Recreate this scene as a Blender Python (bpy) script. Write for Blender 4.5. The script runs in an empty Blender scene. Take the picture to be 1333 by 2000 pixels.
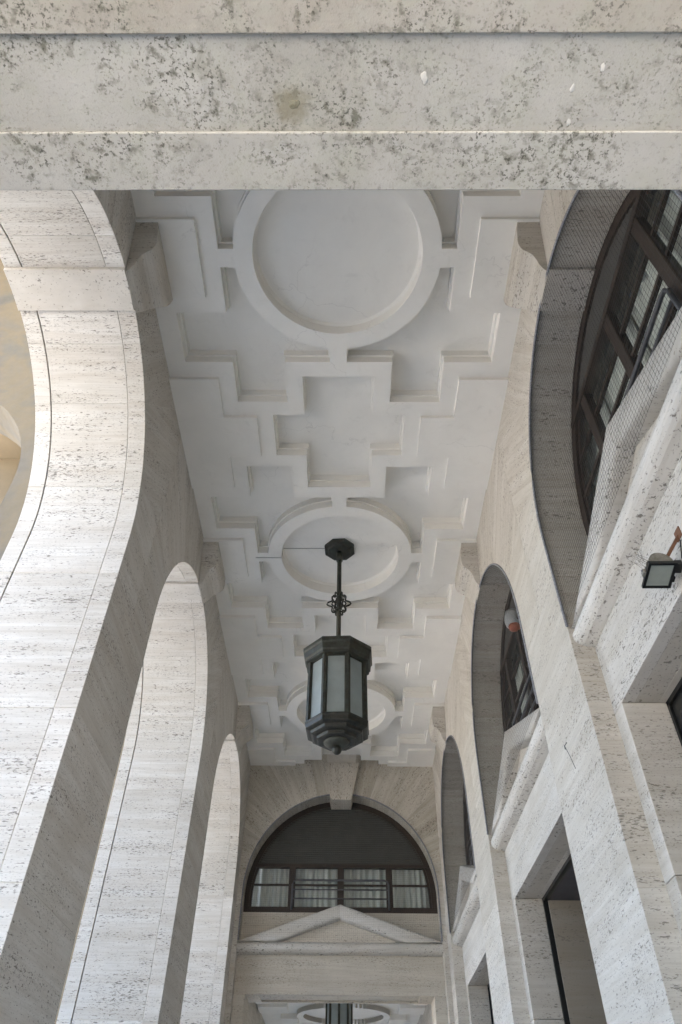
import bpy, bmesh, math, random
from math import sin, cos, pi, radians, atan2, sqrt, tan
from mathutils import Vector, Matrix
random.seed(7)
scene = bpy.context.scene
COL = scene.collection

# ------------------------------------------------------------------ camera
CAM = dict(pit=45.1702, yaw=-0.7365, rol=0.7167, x=0.1181, f=1356.98)
def make_camera():
    pi_, ya, ro = radians(CAM['pit']), radians(CAM['yaw']), radians(CAM['rol'])
    F = Vector((sin(ya)*cos(pi_), cos(ya)*cos(pi_), sin(pi_)))
    R = Vector((cos(ya), -sin(ya), 0)); U = R.cross(F)
    R2 = cos(ro)*R + sin(ro)*U; U2 = -sin(ro)*R + cos(ro)*U
    m = Matrix(((R2.x, U2.x, -F.x, CAM['x']), (R2.y, U2.y, -F.y, 0), (R2.z, U2.z, -F.z, 0), (0, 0, 0, 1)))
    cd = bpy.data.cameras.new('camera'); c = bpy.data.objects.new('camera', cd); COL.objects.link(c)
    c.matrix_world = m
    cd.sensor_fit = 'VERTICAL'; cd.sensor_height = 36.0; cd.lens = CAM['f']/2000*36.0
    cd.clip_start = 0.05; cd.clip_end = 600
    scene.camera = c
make_camera()

# ------------------------------------------------------------------ world, sun, exposure
SUN_EL, SUN_AZ = radians(60), radians(84)      # azimuth measured from +Y towards +X
w = bpy.data.worlds.new("World"); scene.world = w; w.use_nodes = True
nt = w.node_tree; bg = nt.nodes['Background']
sky = nt.nodes.new('ShaderNodeTexSky'); sky.sky_type = 'NISHITA'; sky.sun_disc = False
sky.sun_elevation = SUN_EL; sky.sun_rotation = SUN_AZ; sky.air_density = 1.0; sky.dust_density = 2.5; sky.ozone_density = 1.0
nt.links.new(sky.outputs['Color'], bg.inputs['Color']); bg.inputs['Strength'].default_value = 0.15
sl = bpy.data.lights.new('sun', 'SUN'); sl.energy = 5.0; sl.angle = radians(0.5); sl.color = (1.0, 0.945, 0.86)
so = bpy.data.objects.new('sun', sl); COL.objects.link(so)
sd = Vector((cos(SUN_EL)*sin(SUN_AZ), cos(SUN_EL)*cos(SUN_AZ), sin(SUN_EL)))
so.rotation_euler = sd.to_track_quat('Z', 'Y').to_euler(); so.location = sd*60
vs = scene.view_settings
vs.view_transform = 'Standard'; vs.look = 'None'; vs.gamma = 1.0; vs.exposure = 3.02; vs.use_curve_mapping = False
scene.render.engine = 'CYCLES'
scene.cycles.max_bounces = 12; scene.cycles.diffuse_bounces = 7; scene.cycles.transparent_max_bounces = 12

# ------------------------------------------------------------------ materials
def new_mat(name):
    m = bpy.data.materials.new(name); m.use_nodes = True
    return m, m.node_tree.nodes, m.node_tree.links, m.node_tree.nodes['Principled BSDF']
def nz(n, l, vec, scale, detail=4, rough=0.6, dist=0.0):
    t = n.new('ShaderNodeTexNoise'); t.inputs['Scale'].default_value = scale; t.inputs['Detail'].default_value = detail
    t.inputs['Roughness'].default_value = rough; t.inputs['Distortion'].default_value = dist
    l.new(vec, t.inputs['Vector']); return t.outputs['Fac']
def ramp(n, l, fac, stops):
    r = n.new('ShaderNodeValToRGB'); e = r.color_ramp.elements
    while len(e) < len(stops): e.new(0.5)
    for k, (p, c) in enumerate(stops):
        e[k].position = p; e[k].color = (c, c, c, 1) if isinstance(c, (int, float)) else (*c, 1)
    l.new(fac, r.inputs['Fac']); return r.outputs['Color']
def mp(n, l, vec, sc):
    m = n.new('ShaderNodeMapping'); m.inputs['Scale'].default_value = sc; l.new(vec, m.inputs['Vector']); return m.outputs['Vector']
def mix(n, l, fac, a, b, mode='MIX'):
    m = n.new('ShaderNodeMix'); m.data_type = 'RGBA'; m.blend_type = mode; m.clamp_factor = True
    for sock, v in ((m.inputs[0], fac), (m.inputs[6], a), (m.inputs[7], b)):
        if isinstance(v, bpy.types.NodeSocket): l.new(v, sock)
        elif isinstance(v, (int, float)): sock.default_value = v
        else: sock.default_value = (*v, 1)
    return m.outputs[2]
def mth(n, l, op, a, b=0.0):
    m = n.new('ShaderNodeMath'); m.operation = op
    for sock, v in ((m.inputs[0], a), (m.inputs[1], b)):
        if isinstance(v, bpy.types.NodeSocket): l.new(v, sock)
        else: sock.default_value = v
    return m.outputs[0]
def coords(n, l, rnd=True):
    tc = n.new('ShaderNodeTexCoord'); v = tc.outputs['Object']
    if rnd:
        oi = n.new('ShaderNodeObjectInfo')
        s = mth(n, l, 'MULTIPLY', oi.outputs['Random'], 61.7)
        a = n.new('ShaderNodeVectorMath'); a.operation = 'ADD'; l.new(v, a.inputs[0]); l.new(s, a.inputs[1])
        return a.outputs[0], oi.outputs['Random']
    return v, None
def bump(n, l, b, h, strength, dist):
    bp = n.new('ShaderNodeBump'); bp.inputs['Strength'].default_value = strength; bp.inputs['Distance'].default_value = dist
    l.new(h, bp.inputs['Height']); l.new(bp.outputs['Normal'], b.inputs['Normal'])

def travertine(name, light=(0.67, 0.65, 0.615), warm=(0.57, 0.53, 0.48), pore=0.55, stain=0.3, axis='Z'):
    m, n, l, b = new_mat(name)
    v, rnd = coords(n, l)
    sq = lambda a, t: (a, a, t) if axis == 'Z' else ((t, a, a) if axis == 'X' else (a, t, a))
    band = nz(n, l, mp(n, l, v, sq(0.5, 9)), 1.0, 6, 0.65, 0.35)
    fine = nz(n, l, mp(n, l, v, sq(2.2, 60)), 1.0, 4, 0.6, 0.2)
    c = mix(n, l, ramp(n, l, band, [(0.36, 0.0), (0.66, 1.0)]), light, warm)
    c = mix(n, l, mth(n, l, 'MULTIPLY', ramp(n, l, fine, [(0.45, 0.0), (0.7, 1.0)]), 0.28), c, (0.34, 0.30, 0.25))
    # elongated pits, gathered in beds
    beds = nz(n, l, mp(n, l, v, sq(0.7, 5.5)), 1.0, 3, 0.5, 0.2)
    p1 = nz(n, l, mp(n, l, v, sq(19, 66)), 1.0, 3, 0.55, 0.3)
    p2 = nz(n, l, mp(n, l, v, sq(42, 125)), 1.0, 2, 0.5, 0.2)
    pit1 = ramp(n, l, mth(n, l, 'ADD', p1, mth(n, l, 'MULTIPLY', beds, 0.32)), [(0.775, 0.0), (0.835, 1.0)])
    pit2 = ramp(n, l, mth(n, l, 'ADD', p2, mth(n, l, 'MULTIPLY', beds, 0.26)), [(0.75, 0.0), (0.82, 1.0)])
    pit = mth(n, l, 'MAXIMUM', pit1, mth(n, l, 'MULTIPLY', pit2, 0.7))
    # broad soft stains
    st = nz(n, l, v, 0.9, 5, 0.65, 0.4)
    c = mix(n, l, mth(n, l, 'MULTIPLY', ramp(n, l, st, [(0.45, 0.0), (0.75, 1.0)]), stain), c, (0.33, 0.30, 0.25))
    c = mix(n, l, mth(n, l, 'MULTIPLY', pit, min(1.0, pore*1.3)), c, (0.09, 0.075, 0.06))
    if rnd:
        c = mix(n, l, 1.0, c, ramp(n, l, rnd, [(0.0, (0.86, 0.85, 0.83)), (1.0, (1.0, 1.0, 1.0))]), 'MULTIPLY')
    l.new(c, b.inputs['Base Color']); b.inputs['Roughness'].default_value = 0.62
    b.inputs['Specular IOR Level'].default_value = 0.3
    grain = nz(n, l, v, 90, 3, 0.6)
    h = mth(n, l, 'SUBTRACT', mth(n, l, 'MULTIPLY', grain, 0.12), pit)
    bump(n, l, b, h, 0.5, 0.004)
    return m
def weathered(name, base=(0.36, 0.345, 0.31)):
    # lichen spotted limestone of the near lintel
    m, n, l, b = new_mat(name)
    v, _ = coords(n, l)
    clus = ramp(n, l, nz(n, l, v, 3.4, 5, 0.68, 0.5), [(0.43, 0.0), (0.58, 1.0)])
    blot = ramp(n, l, nz(n, l, v, 9, 6, 0.7, 0.9), [(0.52, 0.0), (0.66, 1.0)])
    big = ramp(n, l, nz(n, l, v, 30, 4, 0.62, 0.2), [(0.51, 0.0), (0.64, 1.0)])
    sm = ramp(n, l, nz(n, l, v, 85, 3, 0.6), [(0.56, 0.0), (0.64, 1.0)])
    vt = n.new('ShaderNodeTexVoronoi'); vt.inputs['Scale'].default_value = 60; l.new(v, vt.inputs['Vector'])
    dots = ramp(n, l, vt.outputs['Distance'], [(0.10, 1.0), (0.22, 0.0)])
    c = mix(n, l, ramp(n, l, nz(n, l, v, 1.6, 5, 0.6), [(0.35, 0.0), (0.7, 1.0)]), base, (0.47, 0.46, 0.435))
    c = mix(n, l, mth(n, l, 'MULTIPLY', ramp(n, l, nz(n, l, v, 7, 5, 0.7, 0.5), [(0.45, 0.0), (0.8, 1.0)]), 0.5), c, (0.36, 0.37, 0.29))
    c = mix(n, l, mth(n, l, 'MULTIPLY', mth(n, l, 'MULTIPLY', blot, mth(n, l, 'ADD', mth(n, l, 'MULTIPLY', clus, 0.7), 0.15)), 0.55), c, (0.20, 0.19, 0.15))
    c = mix(n, l, mth(n, l, 'MULTIPLY', mth(n, l, 'MULTIPLY', big, clus), 0.75), c, (0.10, 0.10, 0.07))
    c = mix(n, l, mth(n, l, 'MULTIPLY', mth(n, l, 'MULTIPLY', sm, mth(n, l, 'ADD', mth(n, l, 'MULTIPLY', clus, 0.8), 0.2)), 0.8), c, (0.05, 0.048, 0.035))
    c = mix(n, l, mth(n, l, 'MULTIPLY', mth(n, l, 'MULTIPLY', dots, clus), 0.55), c, (0.07, 0.07, 0.05))
    tc = n.new('ShaderNodeTexCoord')
    ds = n.new('ShaderNodeVectorMath'); ds.operation = 'DISTANCE'; l.new(tc.outputs['Object'], ds.inputs[0]); ds.inputs[1].default_value = (-0.075, -0.268, 4.214)
    dn = mth(n, l, 'ADD', ds.outputs['Value'], mth(n, l, 'MULTIPLY', mth(n, l, 'SUBTRACT', nz(n, l, v, 26, 5, 0.7), 0.5), 0.10))
    c = mix(n, l, mth(n, l, 'MULTIPLY', ramp(n, l, dn, [(0.03, 1.0), (0.075, 0.0)]), 0.85), c, (0.23, 0.21, 0.15))
    l.new(c, b.inputs['Base Color']); b.inputs['Roughness'].default_value = 0.85
    h = mth(n, l, 'ADD', mth(n, l, 'MULTIPLY', nz(n, l, v, 120, 4, 0.7), 0.6), mth(n, l, 'MULTIPLY', nz(n, l, v, 9, 4, 0.6), 1.0))
    bump(n, l, b, h, 0.6, 0.006)
    return m
def simple(name, col, rough=0.6, metal=0.0, var=0.12, scale=6, bmp=0.0, spec=0.4, col2=None, bscale=60):
    m, n, l, b = new_mat(name)
    v, _ = coords(n, l)
    c2 = col2 or tuple(x*(1-var*2) for x in col)
    c = mix(n, l, ramp(n, l, nz(n, l, v, scale, 5, 0.65, 0.2), [(0.35, 0.0), (0.7, 1.0)]), col, c2)
    l.new(c, b.inputs['Base Color']); b.inputs['Roughness'].default_value = rough; b.inputs['Metallic'].default_value = metal
    b.inputs['Specular IOR Level'].default_value = spec
    if bmp: bump(n, l, b, nz(n, l, v, bscale, 4, 0.6), bmp, 0.004)
    return m
M = {}
M['stone'] = travertine('travertine_pale')
M['stone_warm'] = travertine('travertine_warm', (0.62, 0.59, 0.54), (0.51, 0.47, 0.41), pore=0.5, stain=0.35)
M['stone_radial'] = travertine('travertine_radial_beds', (0.50, 0.46, 0.40), (0.42, 0.36, 0.29), pore=0.5, stain=0.45)
M['roll'] = travertine('travertine_roll', (0.64, 0.62, 0.59), (0.56, 0.53, 0.48), pore=0.6, stain=0.3)
M['joint'] = simple('pale_mortar', (0.60, 0.57, 0.52), 0.9, var=0.08)
M['weather'] = weathered('lichen_spotted_limestone')
M['weather2'] = weathered('lichen_spotted_limestone_warm', (0.335, 0.30, 0.25))
M['patch'] = simple('white_repair_mortar', (0.56, 0.55, 0.52), 0.9, var=0.05, bmp=0.5)
M['nest'] = simple('olive_dirt_clump', (0.16, 0.14, 0.09), 0.95, scale=40, bmp=0.9, col2=(0.28, 0.27, 0.20))
def ceiling_plaster():
    m, n, l, b = new_mat('white_ceiling_plaster'); v, _ = coords(n, l, False)
    c = mix(n, l, ramp(n, l, nz(n, l, v, 1.3, 6, 0.65, 0.4), [(0.38, 0.0), (0.72, 1.0)]), (0.80, 0.775, 0.725), (0.74, 0.715, 0.665))
    c = mix(n, l, mth(n, l, 'MULTIPLY', ramp(n, l, nz(n, l, v, 4.5, 6, 0.7, 0.8), [(0.58, 0.0), (0.78, 1.0)]), 0.35), c, (0.55, 0.53, 0.48))
    vt = n.new('ShaderNodeTexVoronoi'); vt.feature = 'DISTANCE_TO_EDGE'; vt.inputs['Scale'].default_value = 0.75
    dv = n.new('ShaderNodeVectorMath'); dv.operation = 'ADD'; l.new(v, dv.inputs[0])
    nn = n.new('ShaderNodeTexNoise'); nn.inputs['Scale'].default_value = 3.0; nn.inputs['Detail'].default_value = 6; l.new(v, nn.inputs['Vector'])
    sc = n.new('ShaderNodeVectorMath'); sc.operation = 'SCALE'; sc.inputs['Scale'].default_value = 0.7; l.new(nn.outputs['Color'], sc.inputs[0]); l.new(sc.outputs[0], dv.inputs[1])
    l.new(dv.outputs[0], vt.inputs['Vector'])
    crack = mth(n, l, 'MULTIPLY', ramp(n, l, vt.outputs['Distance'], [(0.0, 1.0), (0.006, 0.0)]), ramp(n, l, nz(n, l, v, 0.8, 3, 0.5), [(0.5, 0.0), (0.62, 1.0)]))
    c = mix(n, l, mth(n, l, 'MULTIPLY', crack, 0.3), c, (0.33, 0.31, 0.28))
    l.new(c, b.inputs['Base Color']); b.inputs['Roughness'].default_value = 0.85
    bump(n, l, b, nz(n, l, v, 28, 5, 0.65), 0.25, 0.004); return m
M['plaster'] = ceiling_plaster()
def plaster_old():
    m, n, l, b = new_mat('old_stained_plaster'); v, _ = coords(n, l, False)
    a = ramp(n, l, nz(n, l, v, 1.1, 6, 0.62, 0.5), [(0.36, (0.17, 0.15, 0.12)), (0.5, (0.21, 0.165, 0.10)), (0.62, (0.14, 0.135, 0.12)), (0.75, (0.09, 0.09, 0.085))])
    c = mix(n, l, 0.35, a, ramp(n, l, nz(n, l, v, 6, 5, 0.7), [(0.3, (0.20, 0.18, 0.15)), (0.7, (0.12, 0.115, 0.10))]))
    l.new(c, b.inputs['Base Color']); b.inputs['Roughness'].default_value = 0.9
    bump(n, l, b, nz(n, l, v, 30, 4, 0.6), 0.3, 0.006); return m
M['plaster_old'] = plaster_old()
M['cream'] = simple('cream_plaster', (0.72, 0.66, 0.55), 0.85, var=0.06, scale=1.5, bmp=0.15)
M['bronze'] = simple('weathered_bronze', (0.030, 0.026, 0.019), 0.5, 0.25, scale=11, col2=(0.052, 0.060, 0.049), bmp=0.5, bscale=35)
M['bronze_light'] = simple('worn_bronze_edge', (0.055, 0.050, 0.042), 0.42, 0.5, scale=16, col2=(0.022, 0.026, 0.022), bmp=0.4)
M['wood'] = simple('dark_brown_wood', (0.040, 0.026, 0.018), 0.5, scale=9, col2=(0.022, 0.014, 0.010), bmp=0.2)
M['blind'] = simple('dark_roller_blind', (0.066, 0.064, 0.058), 0.8, scale=4, var=0.1)
M['net'] = simple('grey_bird_netting', (0.10, 0.10, 0.10), 0.9, var=0.1)
M['rope'] = simple('grey_net_rope', (0.14, 0.14, 0.15), 0.9, scale=60, col2=(0.30, 0.31, 0.34))
M['steel'] = simple('grey_painted_steel', (0.10, 0.10, 0.11), 0.5, 0.3)
M['black'] = simple('black_door_metal', (0.012, 0.013, 0.013), 0.35)
M['blackpane'] = simple('dark_door_glass', (0.010, 0.011, 0.012), 0.12, spec=0.6)
M['greypaint'] = simple('dark_grey_paint', (0.085, 0.08, 0.085), 0.7)
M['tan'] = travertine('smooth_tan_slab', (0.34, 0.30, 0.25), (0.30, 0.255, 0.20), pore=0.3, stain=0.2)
M['rust'] = simple('rusty_brown_arm', (0.16, 0.075, 0.04), 0.7, scale=30, bmp=0.3)
M['lamp_body'] = simple('dirty_aluminium', (0.26, 0.245, 0.22), 0.6, 0.2, scale=18, col2=(0.10, 0.10, 0.06), bmp=0.4)
M['lens'] = simple('dusty_floodlight_lens', (0.30, 0.33, 0.30), 0.25, var=0.06, scale=10)
M['white_plastic'] = simple('white_plastic', (0.42, 0.44, 0.45), 0.4, var=0.05)
M['red_plastic'] = simple('faded_red_plastic', (0.45, 0.14, 0.08), 0.45, var=0.1)
M['twig'] = simple('dry_grey_twig', (0.14, 0.12, 0.11), 0.9)
M['paving'] = simple('pale_stone_paving', (0.70, 0.645, 0.56), 0.85, scale=3, var=0.1, bmp=0.2)
M['asphalt'] = simple('light_street_paving', (0.55, 0.515, 0.46), 0.9, scale=5, var=0.1, bmp=0.2)
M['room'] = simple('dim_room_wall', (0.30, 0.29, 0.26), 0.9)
M['curtain'] = simple('grey_white_curtain', (0.78, 0.79, 0.77), 0.9, var=0.06)
def glass_mat(name, col, transp, rough):
    m, n, l, b = new_mat(name); out = n['Material Output']
    tr = n.new('ShaderNodeBsdfTransparent'); tr.inputs['Color'].default_value = (*col, 1)
    b.inputs['Base Color'].default_value = (0.10, 0.11, 0.105, 1); b.inputs['Roughness'].default_value = rough
    v, _ = coords(n, l)
    mx = n.new('ShaderNodeMixShader'); mx.inputs[0].default_value = 1-transp
    f = mth(n, l, 'ADD', mth(n, l, 'MULTIPLY', nz(n, l, v, 5, 4, 0.6), 0.12), 1-transp-0.06)
    l.new(f, mx.inputs[0]); l.new(tr.outputs[0], mx.inputs[1]); l.new(b.outputs[0], mx.inputs[2]); l.new(mx.outputs[0], out.inputs['Surface'])
    return m
M['pane'] = glass_mat('window_glass', (0.93, 0.96, 0.94), 0.82, 0.08)
def frosted():
    m, n, l, b = new_mat('frosted_lantern_glass'); v, _ = coords(n, l)
    c = mix(n, l, ramp(n, l, nz(n, l, v, 7, 5, 0.6), [(0.35, 0.0), (0.7, 1.0)]), (0.54, 0.58, 0.56), (0.38, 0.41, 0.39))
    l.new(c, b.inputs['Base Color']); b.inputs['Roughness'].default_value = 0.35
    tl = n.new('ShaderNodeBsdfTranslucent'); tl.inputs['Color'].default_value = (0.62, 0.70, 0.74, 1)
    mx = n.new('ShaderNodeMixShader'); mx.inputs[0].default_value = 0.55
    l.new(b.outputs[0], mx.inputs[1]); l.new(tl.outputs[0], mx.inputs[2]); l.new(mx.outputs[0], n['Material Output'].inputs['Surface'])
    bump(n, l, b, nz(n, l, v, 45, 3, 0.5), 0.25, 0.003); return m
M['frost'] = frosted()

# ------------------------------------------------------------------ helpers
def mesh(name, verts, faces, smooth=False):
    me = bpy.data.meshes.new(name); me.from_pydata([tuple(v) for v in verts], [], faces); me.update()
    bm = bmesh.new(); bm.from_mesh(me); bmesh.ops.recalc_face_normals(bm, faces=bm.faces); bm.to_mesh(me); bm.free()
    if smooth: me.shade_smooth()
    return me
def obj(name, me, mat, parent=None, loc=(0, 0, 0), rot=(0, 0, 0), bevel=0.0, kind=None, label=None):
    if not me.materials: me.materials.append(mat)
    o = bpy.data.objects.new(name, me); COL.objects.link(o)
    o.location = loc; o.rotation_euler = rot
    if parent: o.parent = parent
    if bevel:
        bv = o.modifiers.new('bevel', 'BEVEL'); bv.width = bevel; bv.segments = 2; bv.limit_method = 'ANGLE'; bv.angle_limit = radians(40)
    if kind: o['kind'] = kind
    if label: o['label'] = label
    return o
def tag(o, label, cat, group=None):
    o['label'] = label; o['category'] = cat
    if group: o['group'] = group
    return o
def thing(name, label, cat, loc=(0, 0, 0), rotz=0, group=None):
    o = bpy.data.objects.new(name, None); COL.objects.link(o); o.location = loc; o.rotation_euler = (0, 0, rotz)
    o.empty_display_size = 0.2
    return tag(o, label, cat, group)
def dup_tree(root, loc, rotz=None, label=None):
    r = root.copy(); COL.objects.link(r); r.location = loc
    if rotz is not None: r.rotation_euler = (0, 0, rotz)
    if label: r['label'] = label
    for ch in list(root.children):
        c = ch.copy(); COL.objects.link(c); c.parent = r
        for g in list(ch.children):
            d = g.copy(); COL.objects.link(d); d.parent = c
    return r
class MB:
    def __init__(s): s.v = []; s.f = []
    def add(s, vs, fs):
        k = len(s.v); s.v += [Vector(v) for v in vs]; s.f += [tuple(i+k for i in f) for f in fs]; return s
    def box(s, a, b):
        (x0, y0, z0), (x1, y1, z1) = a, b
        return s.add([(x0, y0, z0), (x1, y0, z0), (x1, y1, z0), (x0, y1, z0), (x0, y0, z1), (x1, y0, z1), (x1, y1, z1), (x0, y1, z1)],
                     [(0, 3, 2, 1), (4, 5, 6, 7), (0, 1, 5, 4), (1, 2, 6, 5), (2, 3, 7, 6), (3, 0, 4, 7)])
    def tube(s, pts, r, n=6, closed=False):
        pts = [Vector(p) for p in pts]; rings = []; N = len(pts)
        for i, p in enumerate(pts):
            if closed: t = pts[(i+1) % N]-pts[i-1]
            else: t = pts[min(i+1, N-1)]-pts[max(i-1, 0)]
            t.normalize(); a = t.orthogonal() if abs(t.z) > 0.9 else t.cross(Vector((0, 0, 1)))
            a.normalize(); b_ = t.cross(a)
            rr = r[i] if isinstance(r, (list, tuple)) else r
            rings.append([p+a*rr*cos(2*pi*k/n)+b_*rr*sin(2*pi*k/n) for k in range(n)])
        vs = [v for R in rings for v in R]; fs = []
        for i in range(N if closed else N-1):
            j = (i+1) % N
            for k in range(n): fs.append((i*n+k, i*n+(k+1) % n, j*n+(k+1) % n, j*n+k))
        if not closed: fs += [tuple(range(n))[::-1], tuple((N-1)*n+k for k in range(n))]
        return s.add(vs, fs)
    def lathe(s, prof, n=8, c=(0, 0, 0), ph=0.0, caps=True):
        vs = []; fs = []
        for r, z in prof:
            for k in range(n):
                a = 2*pi*(k+0.5)/n+ph; vs.append((c[0]+r*cos(a), c[1]+r*sin(a), c[2]+z))
        for i in range(len(prof)-1):
            for k in range(n): fs.append((i*n+k, i*n+(k+1) % n, (i+1)*n+(k+1) % n, (i+1)*n+k))
        if caps: fs += [tuple(range(n))[::-1], tuple((len(prof)-1)*n+k for k in range(n))]
        return s.add(vs, fs)
    def prism(s, poly, t0, t1, axes):
        """poly: 2D points (a,b); extruded t0..t1; axes(a,b,t)->xyz"""
        n = len(poly)
        vs = [axes(a, b, t0) for a, b in poly]+[axes(a, b, t1) for a, b in poly]
        fs = [tuple(range(n)), tuple(range(2*n-1, n-1, -1))]+[(i, (i+1) % n, n+(i+1) % n, n+i) for i in range(n)]
        return s.add(vs, fs)
    def mesh(s, name, smooth=False): return mesh(name, s.v, s.f, smooth)
    def build(s, name, mat, parent=None, smooth=False, **k): return obj(name, s.mesh(name, smooth), mat, parent, **k)

def clip(poly, f):
    """keep f(p)>=0, linear f"""
    out = []
    for i, p in enumerate(poly):
        q = poly[(i+1) % len(poly)]; a, b = f(p), f(q)
        if a >= 0: out.append(p)
        if (a >= 0) != (b >= 0):
            t = a/(a-b); out.append((p[0]+(q[0]-p[0])*t, p[1]+(q[1]-p[1])*t))
    return out
GAP = 0.0025
def wedge(R, a0, a1, hw, ztop, zbase=None):
    """voussoir cell about the arch centre (0,0) between angles a0<a1, clipped to |u|<=hw, v<=ztop"""
    n = max(2, int((a1-a0)/radians(3.2)))
    g = GAP
    arc = [((R)*cos(a0+(a1-a0)*k/n), (R)*sin(a0+(a1-a0)*k/n)) for k in range(n+1)]
    far = [(9*cos(a1), 9*sin(a1)), (9*cos((a0+a1)/2), 9*sin((a0+a1)/2)), (9*cos(a0), 9*sin(a0))]
    p = arc+far
    # joint gaps
    p = clip(p, lambda q: -sin(a0)*q[0]+cos(a0)*q[1]-g)
    p = clip(p, lambda q: sin(a1)*q[0]-cos(a1)*q[1]-g)
    p = clip(p, lambda q: hw-g-q[0]); p = clip(p, lambda q: hw-g+q[0]); p = clip(p, lambda q: ztop-q[1])
    if zbase is not None: p = clip(p, lambda q: q[1]-zbase-g)
    return p

# ------------------------------------------------------------------ dimensions (metres, eye level z = 0)
GROUND = -1.6
H = 7.44; P = 5.0; Y1 = 3.431
WX = 2.14
AR, AZ = 1.825, 4.91                 # arcade arch radius and centre height
PIER = P/2-AR                        # half pier width
BAYS = [Y1-P, Y1, Y1+P, Y1+2*P]
YE = 15.78                           # end wall face
YN = 0.946                           # near lintel far edge
ANG = [radians(a) for a in (20.5, 50.6, 71.0, 82.6)]
COURSES = [4.42, 2.95, 1.60, 0.18, GROUND]

# ------------------------------------------------------------------ ground
g = MB().box((-120, -60, GROUND-0.3), (60, 160, GROUND)).build('ground', M['asphalt'], kind='structure')
fl = MB().box((-8.6, -6, GROUND), (2.9, 60, GROUND+0.12)).build('pavement', M['paving'], kind='structure')

# ------------------------------------------------------------------ arcade walls
def arcade_wall(side, layers, label, mats):
    """side -1/+1; layers: list of (t0,t1) distances of |X|"""
    root = thing('arcade_wall', label, 'wall', (side*WX, 0, GROUND))
    inv = Vector((-side*WX, 0, -GROUND))
    cache = {}
    def piece(name, key, poly, t0, t1, ang, yc, zc, mat, bevel=0.004):
        # poly is in (u=Y, v=z) about (yc,zc); local frame turned by ang so that the beds follow the radius
        k = (key, t0, t1)
        if k not in cache:
            ca, sa = cos(ang), sin(ang)
            ax = lambda a, b, t: (side*t-side*WX, ca*a+sa*b, -sa*a+ca*b)
            cache[k] = MB().prism(poly, t0, t1, ax).mesh(name)
        o = obj(name, cache[k], mat, root, (0, yc, zc-GROUND), (ang, 0, 0), bevel=bevel)
        return o
    for bi, yc in enumerate(BAYS):
        for li, (t0, t1) in enumerate(layers):
            a = t0+(0.0, 0.003, 0.007)[li]; b = t1-((0.003, 0.007)[li] if li < len(layers)-1 else 0)
            mat = mats[li]
            for sg in (1, -1):
                prev = None
                for q in range(3):
                    a0, a1 = ANG[q], ANG[q+1]
                    if sg < 0: a0, a1 = pi-a1, pi-a0
                    piece('voussoir', ('v', q, sg), wedge(AR, a0, a1, P/2, H+0.5-AZ), a, b, (a0+a1)/2 if sg > 0 else (a0+a1)/2-pi, yc, AZ, mat)
                # springer stone: from the first radial joint down to z=4.42
                a0 = ANG[0]; n = 7
                p = [(AR*cos(a0*k/n), AR*sin(a0*k/n)) for k in range(n, -1, -1)]
                p += [(AR, COURSES[0]-AZ+GAP), (P/2-GAP, COURSES[0]-AZ+GAP), (P/2-GAP, (P/2)*tan(a0)-GAP*1.2)]
                p[0] = (p[0][0], p[0][1]-GAP*1.2)
                if sg < 0: p = [(-x, y) for x, y in p]
                piece('springer', ('s', sg), p, a, b, 0, yc, AZ, mat)
        # keystone through the full thickness, a little below the intrados
        a0, a1 = ANG[3], pi-ANG[3]
        piece('keystone', 'key', wedge(AR-0.035, a0, a1, P/2, H+0.5-AZ), layers[0][0]+0.002, layers[-1][1]+0.002, 0, yc, AZ, M['stone'])
        # mortar core
        e = 0.006; n = 72
        out = [(-P/2, GROUND-AZ), (-AR-e, GROUND-AZ)]+[((AR+e)*cos(pi-pi*k/n), (AR+e)*sin(pi-pi*k/n)) for k in range(n+1)]+[(AR+e, GROUND-AZ), (P/2, GROUND-AZ), (P/2, H+0.5-AZ), (-P/2, H+0.5-AZ)]
        key = ('core',)
        if key not in cache:
            m_ = MB()
            for i in range(len(out)): pass
            # split in vertical strips so that no concave n-gon is needed
            xs = [-P/2]+[(AR+e)*cos(pi-pi*k/n) for k in range(n+1)]+[P/2]
            ax = lambda a, b, t: (side*t-side*WX, a, b)
            for t0, t1 in ([(layers[0][0]+0.003, layers[-1][1]-0.003)] if len(layers) == 1 else [(layers[0][0]+0.003, layers[1][1]-0.008), (layers[2][0]+0.02, layers[2][1]-0.003)]):
                m_.prism([(-P/2, GROUND-AZ), (-AR-e, GROUND-AZ), (-AR-e, H+.45-AZ), (-P/2, H+.45-AZ)], t0, t1, ax)
                m_.prism([(AR+e, GROUND-AZ), (P/2, GROUND-AZ), (P/2, H+.45-AZ), (AR+e, H+.45-AZ)], t0, t1, ax)
                for k in range(n):
                    x0, z0 = (AR+e)*cos(pi-pi*k/n), (AR+e)*sin(pi-pi*k/n); x1, z1 = (AR+e)*cos(pi-pi*(k+1)/n), (AR+e)*sin(pi-pi*(k+1)/n)
                    m_.prism([(x0, z0), (x1, z1), (x1, H+.45-AZ), (x0, H+.45-AZ)], t0, t1, ax)
            cache[key] = m_.mesh('mortar_core')
        obj('mortar_core', cache[key], M['joint'], root, (0, yc, AZ-GROUND))
        # pier courses between this arch and the next
        last = bi == len(BAYS)-1
        pw0, pw1 = AR, (P-AR if not last else YE+0.4-yc)
        for li, (t0, t1) in enumerate(layers):
            a = t0+(0.0, 0.003, 0.007)[li]; b = t1-((0.003, 0.007)[li] if li < len(layers)-1 else 0)
            for ci in range(len(COURSES)-1):
                zt, zb = COURSES[ci], COURSES[ci+1]
                poly = [(pw0, zb-AZ+GAP), (pw1, zb-AZ+GAP), (pw1, zt-AZ-GAP), (pw0, zt-AZ-GAP)]
                piece('pier_stone', ('p', ci, last), poly, a, b, 0, yc, AZ, mats[li])
    return root
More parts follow.
